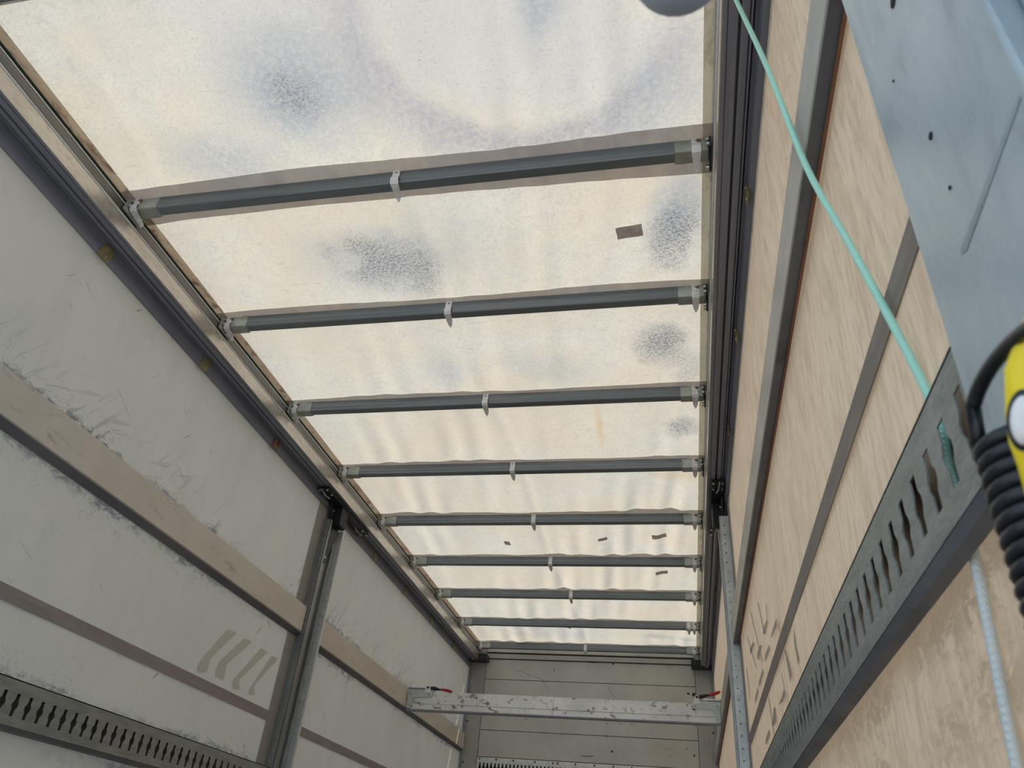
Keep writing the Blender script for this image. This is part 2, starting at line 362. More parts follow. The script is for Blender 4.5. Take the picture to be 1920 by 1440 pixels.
# ------------------------------------------------------------------ the setting
tag(obj('ground', MB().box(-30, 30, -30, 40, FLOOR - 1.3, FLOOR - 1.2), 'ground'), 'pale concrete yard under the trailer', 'ground', None, 'structure')
tag(obj('floor', MB().box(XL - .04, XR + .06, .1, YF + .05, FLOOR - .06, FLOOR), 'floorwood'), 'brown plywood cargo floor of the trailer', 'floor', None, 'structure')

# roof tarpaulin with ripples
def roof_z(x, y):
    y0, y1 = -1, 1
    for a, b in zip(BOWS[:-1], BOWS[1:]):
        if a <= y <= b: y0, y1 = a, b
    if y < BOWS[0]: y0, y1 = .12, BOWS[0]
    if y > BOWS[-1]: y0, y1 = BOWS[-1], 8.4
    t = max(0, min(1, (y - y0) / (y1 - y0)))
    e = math.sin(math.pi * t)
    ed = max(0, min(1, (x + 2.075) / .22, (.208 - x) / .22)); ed = ed * ed * (3 - 2 * ed)
    far = min(1, max(.25, (y - 1.5) / 3.5))
    s = x + .10 * y
    k = .55 + .45 * math.sin(3.1 * x + 1.7 * y)
    r = (math.sin(s * 31 + 1.2 * math.sin(3 * y)) * .0125 + math.sin(s * 47 + 2.0 * math.sin(2.3 * x)) * .0070) * k * far * (.35 + .65 * t)
    r += .0075 * math.sin(s * 11 + y) * far + .002 * math.sin(5 * x + 9 * y)
    r += .011 * math.exp(-((x + .93 - .02 * math.sin(2 * y)) / .035) ** 2) * far
    return ZR + (.016 * e + r * min(1, e * 2.2)) * ed
XT0, XT1 = -2.0788, .2108
nx, ny = 260, 520
mb = MB()
vs_ = []
for j in range(ny + 1):
    y = .14 + (7.83 - .14) * j / ny
    for i in range(nx + 1):
        x = XT0 + (XT1 - XT0) * i / nx; vs_.append((x, y, roof_z(x, y)))
mb.add(vs_, [(j * (nx + 1) + i, j * (nx + 1) + i + 1, (j + 1) * (nx + 1) + i + 1, (j + 1) * (nx + 1) + i) for j in range(ny) for i in range(nx)], True)
roof = tag(obj('ceiling', mb, 'roof'), 'stained translucent white tarpaulin roof glowing with daylight', 'roof', None, 'structure')
def strip_under_roof(x0, x1, y0f, y1f, n, off):
    """fabric strip just under the tarpaulin, following it; y0f / y1f give the edges"""
    vs, fs = [], []
    for i in range(n + 1):
        x = x0 + (x1 - x0) * i / n
        for k in range(5):
            y = y0f(x) + (y1f(x) - y0f(x)) * k / 4; vs.append((x, y, roof_z(x, y) - off))
    for i in range(n):
        for k in range(4): a = i * 5 + k; fs.append((a, a + 1, a + 6, a + 5))
    return MB().add(vs, fs, True)
for i, yb in enumerate(BOWS):
    near = (.070, .072, .052, .046, .045, .050, .050, .044, .040, .045)[i]; far = (.05, .115, .028, .026, .026, .026, .026, .026, .026, .03)[i]
    ph = rnd.random() * 6
    bulge = (0, 0, 0, 0, 0, .018, .022, .016, 0, 0)[i]
    f0 = lambda x, yb=yb, near=near, ph=ph, bulge=bulge: yb - near - .006 * math.sin(4.1 * x + ph) - bulge * math.exp(-((x + .05) / .28) ** 2)
    f1 = lambda x, yb=yb, far=far, ph=ph, k=i: yb + far + .003 * math.sin(3.3 * x + ph) + (.012 * math.sin(2.2 * x + 1.4) if k == 1 else 0)
    obj('bow_sleeve', strip_under_roof(XT0 + .004, XT1 - .01, f0, f1, 70, .0035), 'sleeve', roof)
def hem(x0, x1, mat):
    vs, fs = [], []; n = 300
    for j in range(n + 1):
        y = .16 + (7.80 - .16) * j / n
        for x in (x0, (x0 + x1) / 2, x1): vs.append((x, y, roof_z(x, y) - .002))
    for j in range(n):
        for k in range(2): a = j * 3 + k; fs.append((a, a + 1, a + 4, a + 3))
    obj('side_hem', MB().add(vs, fs, True), mat, roof)
hem(XT0 + .001, -2.036, 'hemleft'); hem(.146, XT1 - .001, 'hemright')
def roof_patch(px):
    P = [on(u, v, 'z', ZR) for u, v in px]
    c = sum(P, Vector()) / 4; top, bot = [], []; n = 6; vs = []; fs = []
    for a in range(n + 1):
        for b in range(n + 1):
            s, t = a / n, b / n
            p = (P[0] * (1 - s) + P[1] * s) * (1 - t) + (P[3] * (1 - s) + P[2] * s) * t
            p = p + (p - c) * .02 * math.sin(9 * s + 7 * t)
            vs.append((p.x, p.y, roof_z(p.x, p.y) - .006))
    fs = [(a * (n + 1) + b, a * (n + 1) + b + 1, (a + 1) * (n + 1) + b + 1, (a + 1) * (n + 1) + b) for a in range(n) for b in range(n)]
    obj('repair_patch', MB().add(vs, fs), 'patch', roof, label='small dark grey repair patch')
for px in (((1154, 432), (1203, 422), (1206, 444), (1158, 453)), ((944, 1017), (955, 1017), (958, 1023), (947, 1023)),
           ((1122, 1010), (1138, 1008), (1139, 1013), (1121, 1015)), ((1222, 1006), (1249, 1005), (1250, 1012), (1223, 1013)),
           ((1229, 1073), (1252, 1071), (1252, 1077), (1230, 1079)), ((1052, 1176), (1069, 1177), (1072, 1180), (1056, 1180))):
    roof_patch(px)

# side rails (cant rails): swept profile, u = distance inwards from the curtain
def rail(side, name, label):
    X = (lambda u: XL + u) if side < 0 else (lambda u: XR - u)
    y0, y1 = .402, YF + .0115
    sw = lambda pts: MB().prism(pts, lambda u, z: (X(u), y0, z), lambda u, z: (X(u), y1, z))
    body = [(-.03, 1.936), (.004, 1.936), (.018, 1.940), (.018, 1.998), (.028, 1.998), (.028, 2.022), (.034, 2.022), (.034, 1.990), (.039, 1.990), (.039, 2.002),
            (.044, 2.002), (.044, 1.990), (.064, 1.990), (.064, 2.016), (.073, 2.016), (.073, 1.990), (.098, 1.990), (.098, 1.995), (.102, 1.995), (.102, 1.990), (.114, 1.990), (.114, 2.05), (-.03, 2.05)]
    r = tag(obj(name, sw(body), 'rail'), label, 'roof rail', None, 'structure')
    obj('inner_face', sw([(.114, 1.990), (.117, 1.990), (.117, 2.054), (.114, 2.054)]), 'railbright', r)
    obj('bead', sw([(.112, 2.055), (.119, 2.056), (.122, 2.060), (.119, 2.064), (.112, 2.064)]), 'clip', r)
    obj('gutter', sw([(.060, 2.05), (.112, 2.05), (.112, 2.066), (.118, 2.068), (.118, 2.104), (.112, 2.106), (.060, 2.106)]), 'raildark', r)
    obj('gutter_lip', sw([(.113, 2.104), (.1195, 2.104), (.1195, 2.108), (.113, 2.108)]), 'clip', r)
    obj('gap_fill', sw([(.0, 2.05), (.064, 2.106), (.086, 2.109), (.086, 2.200), (-.03, 2.200), (-.03, 2.05)]), 'gap_fill', r)  # dark strip in the gap under the tarpaulin edge, its shade put into colour
    ys = (1.00, 1.755, 2.50, 3.25, 4.875, 5.60, 6.342, 7.116)
    for k, y in enumerate(ys):
        # curtain roller plates hooked over the lip, with two rivets
        b = obj('roller_plate', MB().plate([(-.030, 1.925), (.024, 1.925), (.030, 1.932), (.030, 1.992), (-.024, 1.992), (-.030, 1.985)], [],
                lambda a, c, t, y=y: (X(.0215 + t), y + a + (c - 1.95) * .25, c), .004), 'gold' if k in (1, 2, 4, 6) else ('rustplate' if k == 3 else 'gold'), r)
        for dz in (.0, .035):
            obj('rivet', MB().cyl((X(.0225), y + .008 - dz * .4, 1.940 + dz), (-side, 0, 0), .0055, .004, 10), 'bolt', b)
    return r
railL = rail(-1, 'trim_1', 'dark grooved aluminium roof rail above the left curtain')
railR = rail(1, 'trim_2', 'dark grooved aluminium roof rail above the right curtain')

# side curtains
def curtain(side, name, mat, webmat, label):
    x0 = XL if side < 0 else XR
    vs, fs = [], []; ny_, nz = 180, 60
    amp = .0015 if side < 0 else .002
    for j in range(ny_ + 1):
        y = .612 + (YF + .011 - .612) * j / ny_
        for i in range(nz + 1):
            z = FLOOR + .02 + (1.965 - FLOOR - .02) * i / nz
            e = math.sin(math.pi * i / nz)
            vs.append((x0 + amp * e * (math.sin(5.3 * y + 1.3 * z) + .6 * math.sin(9.1 * y - 2.1 * z)), y, z))
    for j in range(ny_):
        for i in range(nz): a = j * (nz + 1) + i; fs.append((a, a + 1, a + nz + 2, a + nz + 1))
    c = tag(obj(name, MB().add(vs, fs, True), mat), label, 'curtain', None, 'structure')
    s = -side
    obj('webbing_strip', MB().box(x0 + s * .003, x0 + s * .0055, .66, 7.74, .665, .714), webmat, c, label='flat grey webbing strip')
    obj('webbing_strip', MB().box(x0 + s * .003, x0 + s * .0055, .66, 7.74, -.15, -.10), webmat, c)
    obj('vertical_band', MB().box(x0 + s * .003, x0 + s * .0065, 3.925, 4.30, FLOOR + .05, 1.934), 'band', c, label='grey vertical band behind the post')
    return c
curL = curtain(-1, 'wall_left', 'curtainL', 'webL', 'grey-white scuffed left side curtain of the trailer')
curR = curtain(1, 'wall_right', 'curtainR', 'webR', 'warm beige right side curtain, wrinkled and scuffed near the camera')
# outside lettering that shows through the curtains as darker strokes
def strokes(polys, plane, sx, ox, oy, mat, cur):
    m = MB()
    for p in polys:
        pts = [on(ox + a / sx, oy + b / sx, 'x', plane) for a, b in p]
        m.add(pts + [q + Vector((.0006 if plane > 0 else -.0006, 0, 0)) for q in pts],
              [tuple(range(len(p)))])
    obj('printed_lettering', m, mat, cur, label='faint lettering showing through from outside')
strokes([[(570, 390), (685, 432), (365, 742), (275, 728)], [(275, 728), (365, 742), (310, 920), (205, 915), (210, 830)],
         [(780, 500), (872, 545), (560, 815), (470, 790)], [(470, 790), (560, 815), (520, 1010), (420, 960), (430, 900)],
         [(978, 622), (1062, 672), (700, 1020), (625, 1035)], [(625, 1035), (700, 1020), (720, 1130), (640, 1120)],
         [(1110, 715), (1190, 750), (895, 1080), (830, 1130)], [(830, 1130), (895, 1080), (900, 1200), (830, 1190)]], XL + .0032, 6.545, 340, 1120, 'printL', curL)
strokes([[(405, 310), (418, 240), (440, 185), (446, 205), (428, 310)], [(474, 345), (478, 310), (517, 180), (527, 240), (486, 330)],
         [(360, 525), (358, 470), (385, 400), (397, 405), (375, 525)], [(422, 540), (425, 490), (458, 400), (467, 440), (432, 530)],
         [(298, 480), (300, 430), (325, 368), (333, 400), (306, 475)], [(372, 755), (374, 705), (404, 600), (412, 640), (382, 745)],
         [(338, 892), (340, 850), (362, 755), (369, 800), (346, 885)], [(688, 400), (716, 520), (704, 575), (672, 400), (664, 262), (680, 330)],
         [(592, 455), (604, 455), (652, 640), (641, 720), (625, 650)], [(540, 910), (558, 860), (588, 758), (602, 820), (575, 880)],
         [(484, 1090), (498, 930), (512, 925), (523, 1040), (500, 1085)], [(428, 1240), (432, 1190), (460, 1108), (468, 1160), (440, 1235)],
         [(270, 330), (276, 330), (352, 590), (347, 592)], [(300, 130), (306, 128), (405, 540), (400, 545)], [(360, 40), (366, 38), (424, 310), (418, 312)],
         [(430, 60), (436, 58), (442, 200), (437, 200)], [(520, 180), (526, 180), (600, 470), (594, 472)], [(268, 600), (274, 598), (300, 860), (294, 862)],
         [(560, 640), (566, 638), (590, 760), (584, 762)], [(450, 840), (456, 838), (512, 1200), (506, 1202)]], XR - .0042, 4.5, 1340, 1120, 'printR', curR)

# front bulkhead: backing, planks, corner posts, top profile
bk = tag(obj('wall_front', MB().box(XL - .04, XR + .04, YF + .012, YF + .05, FLOOR, 2.20), 'hole'), 'grey aluminium plank bulkhead closing the front of the trailer', 'bulkhead', None, 'structure')
zs = [2.034, 1.832, 1.591, 1.350, 1.108, .866, .625, .384, .143, -.098, -.339, FLOOR]
for a, b in zip(zs[:-1], zs[1:]):
    obj('plank', MB().box(-1.992, .118, YF, YF + .02, b + .0025, a - .0025), 'plank', bk, .002)
obj('top_profile', MB().box(-1.992, .118, YF - .012, YF + .02, 2.040, 2.086), 'plank', bk, .002)
obj('top_profile', MB().box(-1.992, .118, YF - .02, YF + .02, 2.100, 2.135), 'plank', bk, .002)
for s, x0, x1 in ((-1, XL - .04, -1.995), (1, .121, XR + .04)):
    cp = obj('corner_post', MB().box(x0, x1, YF - .015, YF + .02, FLOOR, 2.135), 'corner', bk, .003)
    xe = XL + .004 if s < 0 else XR - .004
    obj('edge_bead', MB().box(min(xe, xe - s * .018), max(xe, xe - s * .018), YF - .045, YF - .014, FLOOR, 1.99), 'rail', cp, .004)
    for z in (1.90, 1.80, 1.42, 1.05):
        obj('rivet', MB().cyl((xe - s * .035, YF - .0145, z), (0, -1, 0), .008, .005, 10), 'bolt' if z > 1.5 else 'hole', cp)
    # cast corner joining the rail to the bulkhead
    xa, xb = (XL + .02, -1.958) if s < 0 else (.088, XR - .02)
    cb = obj('corner_bracket', MB().box(xa, xb, 7.70, YF - .016, 1.984, 2.05), 'black', bk, .008, label='dark cast corner bracket')
    obj('bolt', MB().cyl((xe - s * .06, 7.70, 1.992), (0, -1, 0), .014, .012, 8), 'bolt', cb)
# black scuff marks and dents on the planks
scf = MB()
for (u, v, wdt, hgt) in ((1101, 1418, 30, 1.6), (1148, 1409, 5, 4), (1302, 1417, 4, 4), (1112, 1242, 16, 2), (1150, 1245, 4, 3), (1039, 1257, 1.5, 6), (968, 1349, 2, 2), (987, 1348, 6, 1), (1185, 1358, 9, 1), (1139, 1357, 3, 1.5), (1163, 1357, 1.5, 3), (1275, 1389, 2, 2), (1304, 1361, 2, 2), (1138, 1380, 1, 9), (1068, 1413, 2, 1), (1288, 1404, 3, 2)):
    P = [on(u + a * wdt / 2, v + b * hgt / 2, 'y', YF - .0006) for a, b in ((-1, -.6), (-.4, -1), (.5, -.7), (1, .3), (.3, 1), (-.7, .6))]
    scf.add(P, [tuple(range(6))])
for pts in (((967, 1259), (975, 1257), (992, 1266), (1016, 1274), (1029, 1294)), ((1140, 1286), (1144, 1298), (1151, 1304), (1152, 1308)), ((1096, 1233), (1103, 1240), (1112, 1242))):
    scf.tube([on(u, v, 'y', YF - .0005) for u, v in pts], .0013, 5)
obj('scuff_marks', scf, 'hole', bk, label='black scuffs and scratches')
bk.children[-1]['kind'] = 'stuff'
# slotted lashing rail along the bulkhead
def slot(cx, cy, w1, w2, h):
    """narrow slot that widens to a hexagon in the middle"""
    return [(cx - w1, cy - h), (cx + w1, cy - h), (cx + w1, cy - h * .42), (cx + w2, cy - h * .12), (cx + w2, cy + h * .12), (cx + w1, cy + h * .42),
            (cx + w1, cy + h), (cx - w1, cy + h), (cx - w1, cy + h * .42), (cx - w2, cy + h * .12), (cx - w2, cy - h * .12), (cx - w1, cy - h * .42)]
fr = thing('lashing_rail', (XC, YF, .96), 'galvanised slotted lashing rail bolted low on the front bulkhead', 'lashing rail')
hs = [slot(-1.955 + .0374 * k, 1.013, .0075, .013, .04) for k in range(55)]
obj('slotted_plate', MB().plate([(-1.99, .955), (.115, .955), (.115, 1.072), (-1.99, 1.072)], hs, lambda a, b, t: (a, YF - .017 + t, b), .004), 'galv', fr)
obj('top_flange', MB().box(-1.99, .115, YF - .0045, YF - .0005, 1.074, 1.103), 'clip', fr)
obj('bottom_flange', MB().box(-1.99, .115, YF - .0045, YF - .0005, .925, .953), 'clip', fr)
obj('channel_back', MB().box(-1.99, .115, YF - .004, YF - .0008, .955, 1.072), 'hole', fr)
for x in (-1.965, -1.80, -1.63, -1.42, -1.245, -1.2, -1.03, -.85, -.67, -.5, -.32, -.14, .05):
    obj('bolt', MB().cyl((x, YF - .0045, 1.088), (0, -1, 0), .008, .006, 8), 'hole', fr)

# rear frame: posts beside the open doors, header overhead (outside the view)
rf = thing('rear_frame', (XC, .4, FLOOR), 'pale blue-grey painted rear door post close to the camera at upper right', 'door frame')
p = obj('corner_post', MB().box(.252, .40, .368, .608, FLOOR, 1.93), 'rearpost', rf, .004)
obj('hinge_flange', MB().box(.272, .40, .12, .365, FLOOR, 1.93), 'rearflange', rf, .004)
for u, v, r in ((1675, 3, .007), (1746, 255, .004), (1676, 152, .0015), (1782, 352, .002)):
    q = on(u, v, 'x', .252); obj('bolt_hole', MB().cyl(q, (-1, 0, 0), r, .0012, 12), 'hole', p)
q = on(1876, 8, 'x', .272); obj('bolt', MB().cyl(q, (-1, 0, 0), .010, .008, 8), 'bolt', rf)
g = MB(); P = [on(u, v, 'x', .2515) for u, v in ((1908, 180), (1914, 184), (1812, 470), (1802, 478), (1800, 470))]; g.add(P, [(0, 1, 2, 3, 4)])
obj('line_mark', g, 'line_mark', p, label='long grey line')  # long diagonal line, a little darker than the post
obj('corner_post', MB().box(XL - .10, XL + .045, .393, .648, FLOOR, 1.93), 'rearpost', rf, .004)
obj('header', MB().box(XL - .10, XR + .10, .12, .40, 1.932, 2.10), 'rearpost', rf, .006)

# ------------------------------------------------------------------ roof bows
X0, X1 = -2.045, .176            # ends at the rails
def clip_mb(x, y0=0.0, long=True):
    """spring clip: strap on the near face of the tube, curling below into a pointed tongue"""
    m = MB(); w = .014
    hole = [(x + .0045 * math.cos(t * math.pi / 5), 2.139 + .0045 * math.sin(t * math.pi / 5)) for t in range(10)]
    m.plate([(x - w, 2.152), (x - w, 2.118), (x + w, 2.118), (x + w, 2.152)], [hole], lambda a, b, t: (a, y0 - .0275 + t, b), .003)
    prof = [(-.0275, 2.119), (-.034, 2.108), (-.033, 2.095), (-.024, 2.085), (-.008, 2.081), (.012, 2.078)]
    ws = [w, w * 1.05, w * 1.1, w * 1.1, w, w * .9]
    if long: prof += [(.030, 2.071), (.043, 2.063)]; ws += [w * .7, w * .15]
    vs = []
    for (yy, zz), ww in zip(prof, ws):
        for t in (0, .003): vs += [(x - ww, y0 + yy, zz - t), (x + ww, y0 + yy, zz - t)]
    n = len(prof); fs = []
    for i in range(n - 1):
        a, b = i * 4, i * 4 + 4
        fs += [(a, a + 1, b + 1, b), (a + 2, b + 2, b + 3, a + 3), (a, b, b + 2, a + 2), (a + 1, a + 3, b + 3, b + 1)]
    fs += [(0, 2, 3, 1), (n * 4 - 4, n * 4 - 3, n * 4 - 1, n * 4 - 2)]
    return m.add(vs, fs)
def make_bow(y, label, midx=XC - .004, extra=None):
    t = thing('roof_bow', (XC, y, 2.09), label, 'roof bow', 'roof bows under the tarpaulin')
    H0, H1, D = 2.092, 2.152, .022
    # tube with a ridge running along its near face
    prof = [(-D + .004, H0), (D - .004, H0), (D, H0 + .004), (D, H1), (-D, H1), (-D, H1 - .018), (-D - .002, H1 - .022), (-D - .002, H0 + .020), (-D, H0 + .016), (-D, H0 + .004)]
    obj('tube', MB().prism(prof, lambda a, b: (X0 + .09, y + a, b), lambda a, b: (X1 - .09, y + a, b)), 'bow', t)
    for s, xa in ((-1, X0), (1, X1)):
        d = -s
        lo, hi = sorted((xa + d * .012, xa + d * .125))
        sk = obj('end_socket', MB().box(lo, hi, y - D - .005, y + D + .004, H0 - .004, H1 - .004), 'socket', t, .004)
        obj('rivet', MB().cyl((xa + d * .045, y - D - .005, H1 - .018), (0, -1, 0), .007, .006, 8), 'rustplate', sk)
        # carriage plate riding on the rail
        lo, hi = sorted((xa + d * .004, xa + d * .014))
        pl = obj('carriage_plate', MB().plate([(-.052, 2.072), (.050, 2.068), (.060, 2.085), (.046, 2.125), (.03, 2.150), (-.03, 2.150), (-.05, 2.125)], [], lambda a, b, w_, xa=xa, d=d: (xa + d * .008 + w_, y + a, b), .006), 'socket' if s < 0 else 'black', t)
        for dy, z, r in ((.045, 2.084, .010), (-.040, 2.10, .007), (-.036, 2.128, .006)):
            obj('bolt', MB().cyl((xa + d * .012, y + dy, z), (d, 0, 0), r, .010, 8), 'bolt', pl)
        obj('end_clip', clip_mb(xa + d * .054 if s > 0 else xa + d * .030, y, True), 'clip', t)
    if midx is not None: obj('middle_clip', clip_mb(midx, y, True), 'clip', t)
    return t
names = ['dark roof bow at the top left corner, almost out of the picture',
         'dark aluminium roof bow nearest the camera, whole in view, grey sleeve on both sides',
         'dark roof bow second from the camera, below the round grey stain',
         'dark roof bow third from the camera, above the rust streak in the tarp',
         'dark roof bow fourth from the camera, rust streak ending at it',
         'dark roof bow beside the tops of the two side posts',
         'dark roof bow between the two rows of small dark patches',
         'dark roof bow third from the front bulkhead, clip a little off centre',
         'dark roof bow second from the front bulkhead, with two clips at its right end',
         'dark roof bow right against the front bulkhead']
b0 = make_bow(BOWS[1], names[1])
for i, y in enumerate(BOWS):
    if i == 1: continue
    if i == 7: make_bow(y, names[i], XC + .055)
    elif i == 8: make_bow(y, names[i], X1 - .100)
    else: dup(b0, (XC, y, 2.09), names[i])

# ------------------------------------------------------------------ side posts with lath pockets
def side_post(side, label):
    X = (lambda u: XL + u) if side < 0 else (lambda u: XR - u)
    yn, yf = 4.02, 4.225; top = 1.86; D0, D1 = .007, .056
    t = thing('side_post', (X(.03), (yn + yf) / 2, FLOOR), label, 'post', 'sliding side posts')
    hx = [[(.033 + .0042 * math.cos(k * math.pi / 4), z + .0042 * math.sin(k * math.pi / 4)) for k in range(8)] for z in [FLOOR + .1 + .054 * i for i in range(45)]]
    hx = [h for h in hx if max(p[1] for p in h) < top - .02]
    rect = [(D0, FLOOR), (D1, FLOOR), (D1, top), (D0, top)]
    obj('near_flange', MB().plate(rect, hx, lambda a, b, w_: (X(a), yn + w_, b), .004), 'galv' if side > 0 else 'post', t)
    obj('far_flange', MB().plate(rect, hx, lambda a, b, w_: (X(a), yf + w_, b), .004), 'galv', t)
    xa, xb = sorted((X(D0), X(D0 + .004)))
    obj('web', MB().box(xa, xb, yn, yf, FLOOR, top), 'post', t)
    xa, xb = sorted((X(D0 + .004), X(D0 + .022)))
    obj('web_rib', MB().box(xa, xb, yn + .075, yn + .092, FLOOR, top - .28), 'post', t, .002)
    obj('web_rib', MB().box(xa, xb, yf - .05, yf - .036, FLOOR, top - .05), 'post', t, .002)
    xa, xb = sorted((X(D1 - .004), X(D1)))
    obj('inner_lip', MB().box(xa, xb, yn - .002, yn + .022, FLOOR, top), 'post' if side < 0 else 'clip', t, .001)
    obj('inner_lip', MB().box(xa, xb, yf - .004, yf + .016, FLOOR, top + .02), 'clip', t, .001)
    # black sliding head
    h = obj('post_head', MB().plate([(yn + .03, 1.60), (yn + .075, 1.60), (yn + .09, 1.64), (yf - .03, 1.84), (yf - .02, 1.93), (yf + .04, 1.975), (yn - .02, 1.975), (yn + .02, 1.9)], [],
            lambda a, b, w_: (X(.034 + w_), a, b), .010), 'black', t)
    for y, z in ((yn + .052, 1.63), (yf - .045, 1.85), (yn + .03, 1.93)):
        obj('bolt', MB().cyl((X(.039), y, z), (-side, 0, 0), .008, .008, 8), 'bolt', h)
    xa, xb = sorted((X(.022), X(.094)))
    cg = obj('carriage', MB().box(xa, xb, yn - .20, yf + .30, 1.968, 1.9885), 'black', t, .003)
    for y in (yn - .19, yn - .12, yf + .22, yf + .29):
        for u in (.034, .082): obj('bolt', MB().cyl((X(u), y, 1.968), (0, 0, -1), .007, .006, 8), 'bolt', cg)
    for y in (yn - .16, yf + .2):
        obj('lever', MB().tube([(X(.05), y - .05, 1.967), (X(.056), y + .02, 1.952), (X(.066), y + .055, 1.950)], .0045, 6), 'socket', cg)
    xa, xb = sorted((X(.026), X(.088)))
    obj('neck', MB().box(xa, xb, yn + .06, yf - .05, 1.85, 1.969), 'black', t, .004)
    return t
side_post(-1, 'galvanised steel side post standing against the left curtain')
side_post(1, 'galvanised steel side post standing against the right curtain')

# ------------------------------------------------------------------ laths
def upper_lath(side, y0, y1, label):
    X = (lambda u: XL + u) if side < 0 else (lambda u: XR - u)
    t = thing('upper_lath', (X(.025), (y0 + y1) / 2, 1.15), label, 'lath', 'plain laths along the curtains')
    sw = lambda pts: MB().prism(pts, lambda u, z: (X(u), y0, z), lambda u, z: (X(u), y1, z))
    zb, zt = (1.152, 1.302) if side < 0 else (1.150, 1.276)
    obj('face_board', sw([(.012, zb + .004), (.034, zb + .004), (.038, zb + .008), (.038, zt - .004), (.034, zt), (.012, zt)]), 'lath' if side < 0 else 'lathgrey', t)
    obj('underside', sw([(.0075, zb - (.022 if side < 0 else 0)), (.036, zb), (.036, zb + .0035), (.0075, zb + .0035)]), 'lathunder', t)
    obj('back_board', sw([(.0075, zb + .005), (.0115, zb + .005), (.0115, zt - .01), (.0075, zt - .01)]), 'wood', t)
    if side > 0: obj('worn_edge', sw([(.0072, zb - .006), (.013, zb - .006), (.013, zb - .0005), (.0072, zb - .0005)]), 'rustedge', t, label='rust-brown worn lower edge')
    return t
upper_lath(-1, .66, 4.010, 'scuffed beige lath on the left curtain, camera side of the post')
upper_lath(-1, 4.245, 7.79, 'beige lath on the left curtain between post and front bulkhead')
upper_lath(1, .615, 4.010, 'pale grey lath with dark underside on the right curtain, camera side of the post')
upper_lath(1, 4.245, 7.79, 'pale grey lath on the right curtain between post and front bulkhead')
def slotted_lath(side, y0, y1, ys, pitch, label):
    X = (lambda u: XL + u) if side < 0 else (lambda u: XR - u)
    zb, zt, zm = .322, .455, .383; ui = .045 if side < 0 else .040
    t = thing('slotted_lath', (X(.03), (y0 + y1) / 2, zb), label, 'lath', 'slotted laths along the curtains')
    hs = []; y = ys
    while y < y1 - .02:
        if y > y0 + .015: hs.append(slot(y, zm, .0075 if side < 0 else .0095, .0145 if side < 0 else .0165, .034))
        y += pitch
    obj('slotted_face', MB().plate([(y0, zb), (y1, zb), (y1, zt), (y0, zt)], hs, lambda a, b, w_: (X(ui - .001 + w_), a, b), .002), 'perf', t)
    sw = lambda pts: MB().prism(pts, lambda u, z: (X(u), y0, z), lambda u, z: (X(u), y1, z))
    obj('top_flange', sw([(.030, zt - .003), (ui, zt - .003), (ui, zt + .001), (.030, zt + .001)]), 'perf', t)
    obj('underside', sw([(.009 if side < 0 else .019, zb - .010), (.020, zb - .016), (ui - .006, zb - .012), (ui, zb - .002), (ui - .004, zb + .001), (.009 if side < 0 else .019, zb - .004)]), 'lathunder', t)
    if side < 0: obj('back_board', sw([(.012, zb + .002), (.022, zb + .002), (.022, zt - .006), (.012, zt - .006)]), 'woodL', t)
    else: obj('back_board', MB().prism([(.020, zb + .002), (.026, zb + .002), (.026, zt - .006), (.020, zt - .006)], lambda u, z: (X(u), .835, z), lambda u, z: (X(u), y1, z)), 'wood', t)
    if side > 0: obj('backing_strip', MB().box(X(.0042), X(.0034), .625, .96, zb + .002, zt + .040), 'wood', curR)
    return t
slotted_lath(-1, .66, 4.012, 2.222 - .0574 * 26, .0574, 'grey-green slotted steel lath low on the left curtain')
slotted_lath(1, .6115, 4.012, .690 - .0583, .0583, 'grey-green slotted steel lath running from the rear post along the right curtain')

# ------------------------------------------------------------------ load bar across the cargo space
lb = thing('load_bar', (XC, 5.99, 1.145), 'telescopic aluminium load bar with red handles spanning the two curtains', 'load bar')
bx0, bx1, bxm, byf = -2.128, .262, -.965, 5.965
def beam_prof(y, z0, z1, d): return [(y, z0), (y, z0 + .038), (y - .004, z0 + .042), (y - .004, z1 - .042), (y, z1 - .038), (y, z1), (y + d, z1), (y + d, z0)]
obj('outer_profile', MB().prism(beam_prof(byf + .004, 1.150, 1.282, .05), lambda a, b: (bx0 + .01, a, b), lambda a, b: (bxm, a, b)), 'beam', lb)
obj('inner_profile', MB().prism(beam_prof(byf, 1.148, 1.279, .05), lambda a, b: (bxm + .003, a, b), lambda a, b: (bx1 - .01, a, b)), 'beam', lb)
obj('bottom_lip', MB().box(bx0 + .005, bx1 - .002, byf - .008, byf + .054, 1.138, 1.147), 'rail', lb)
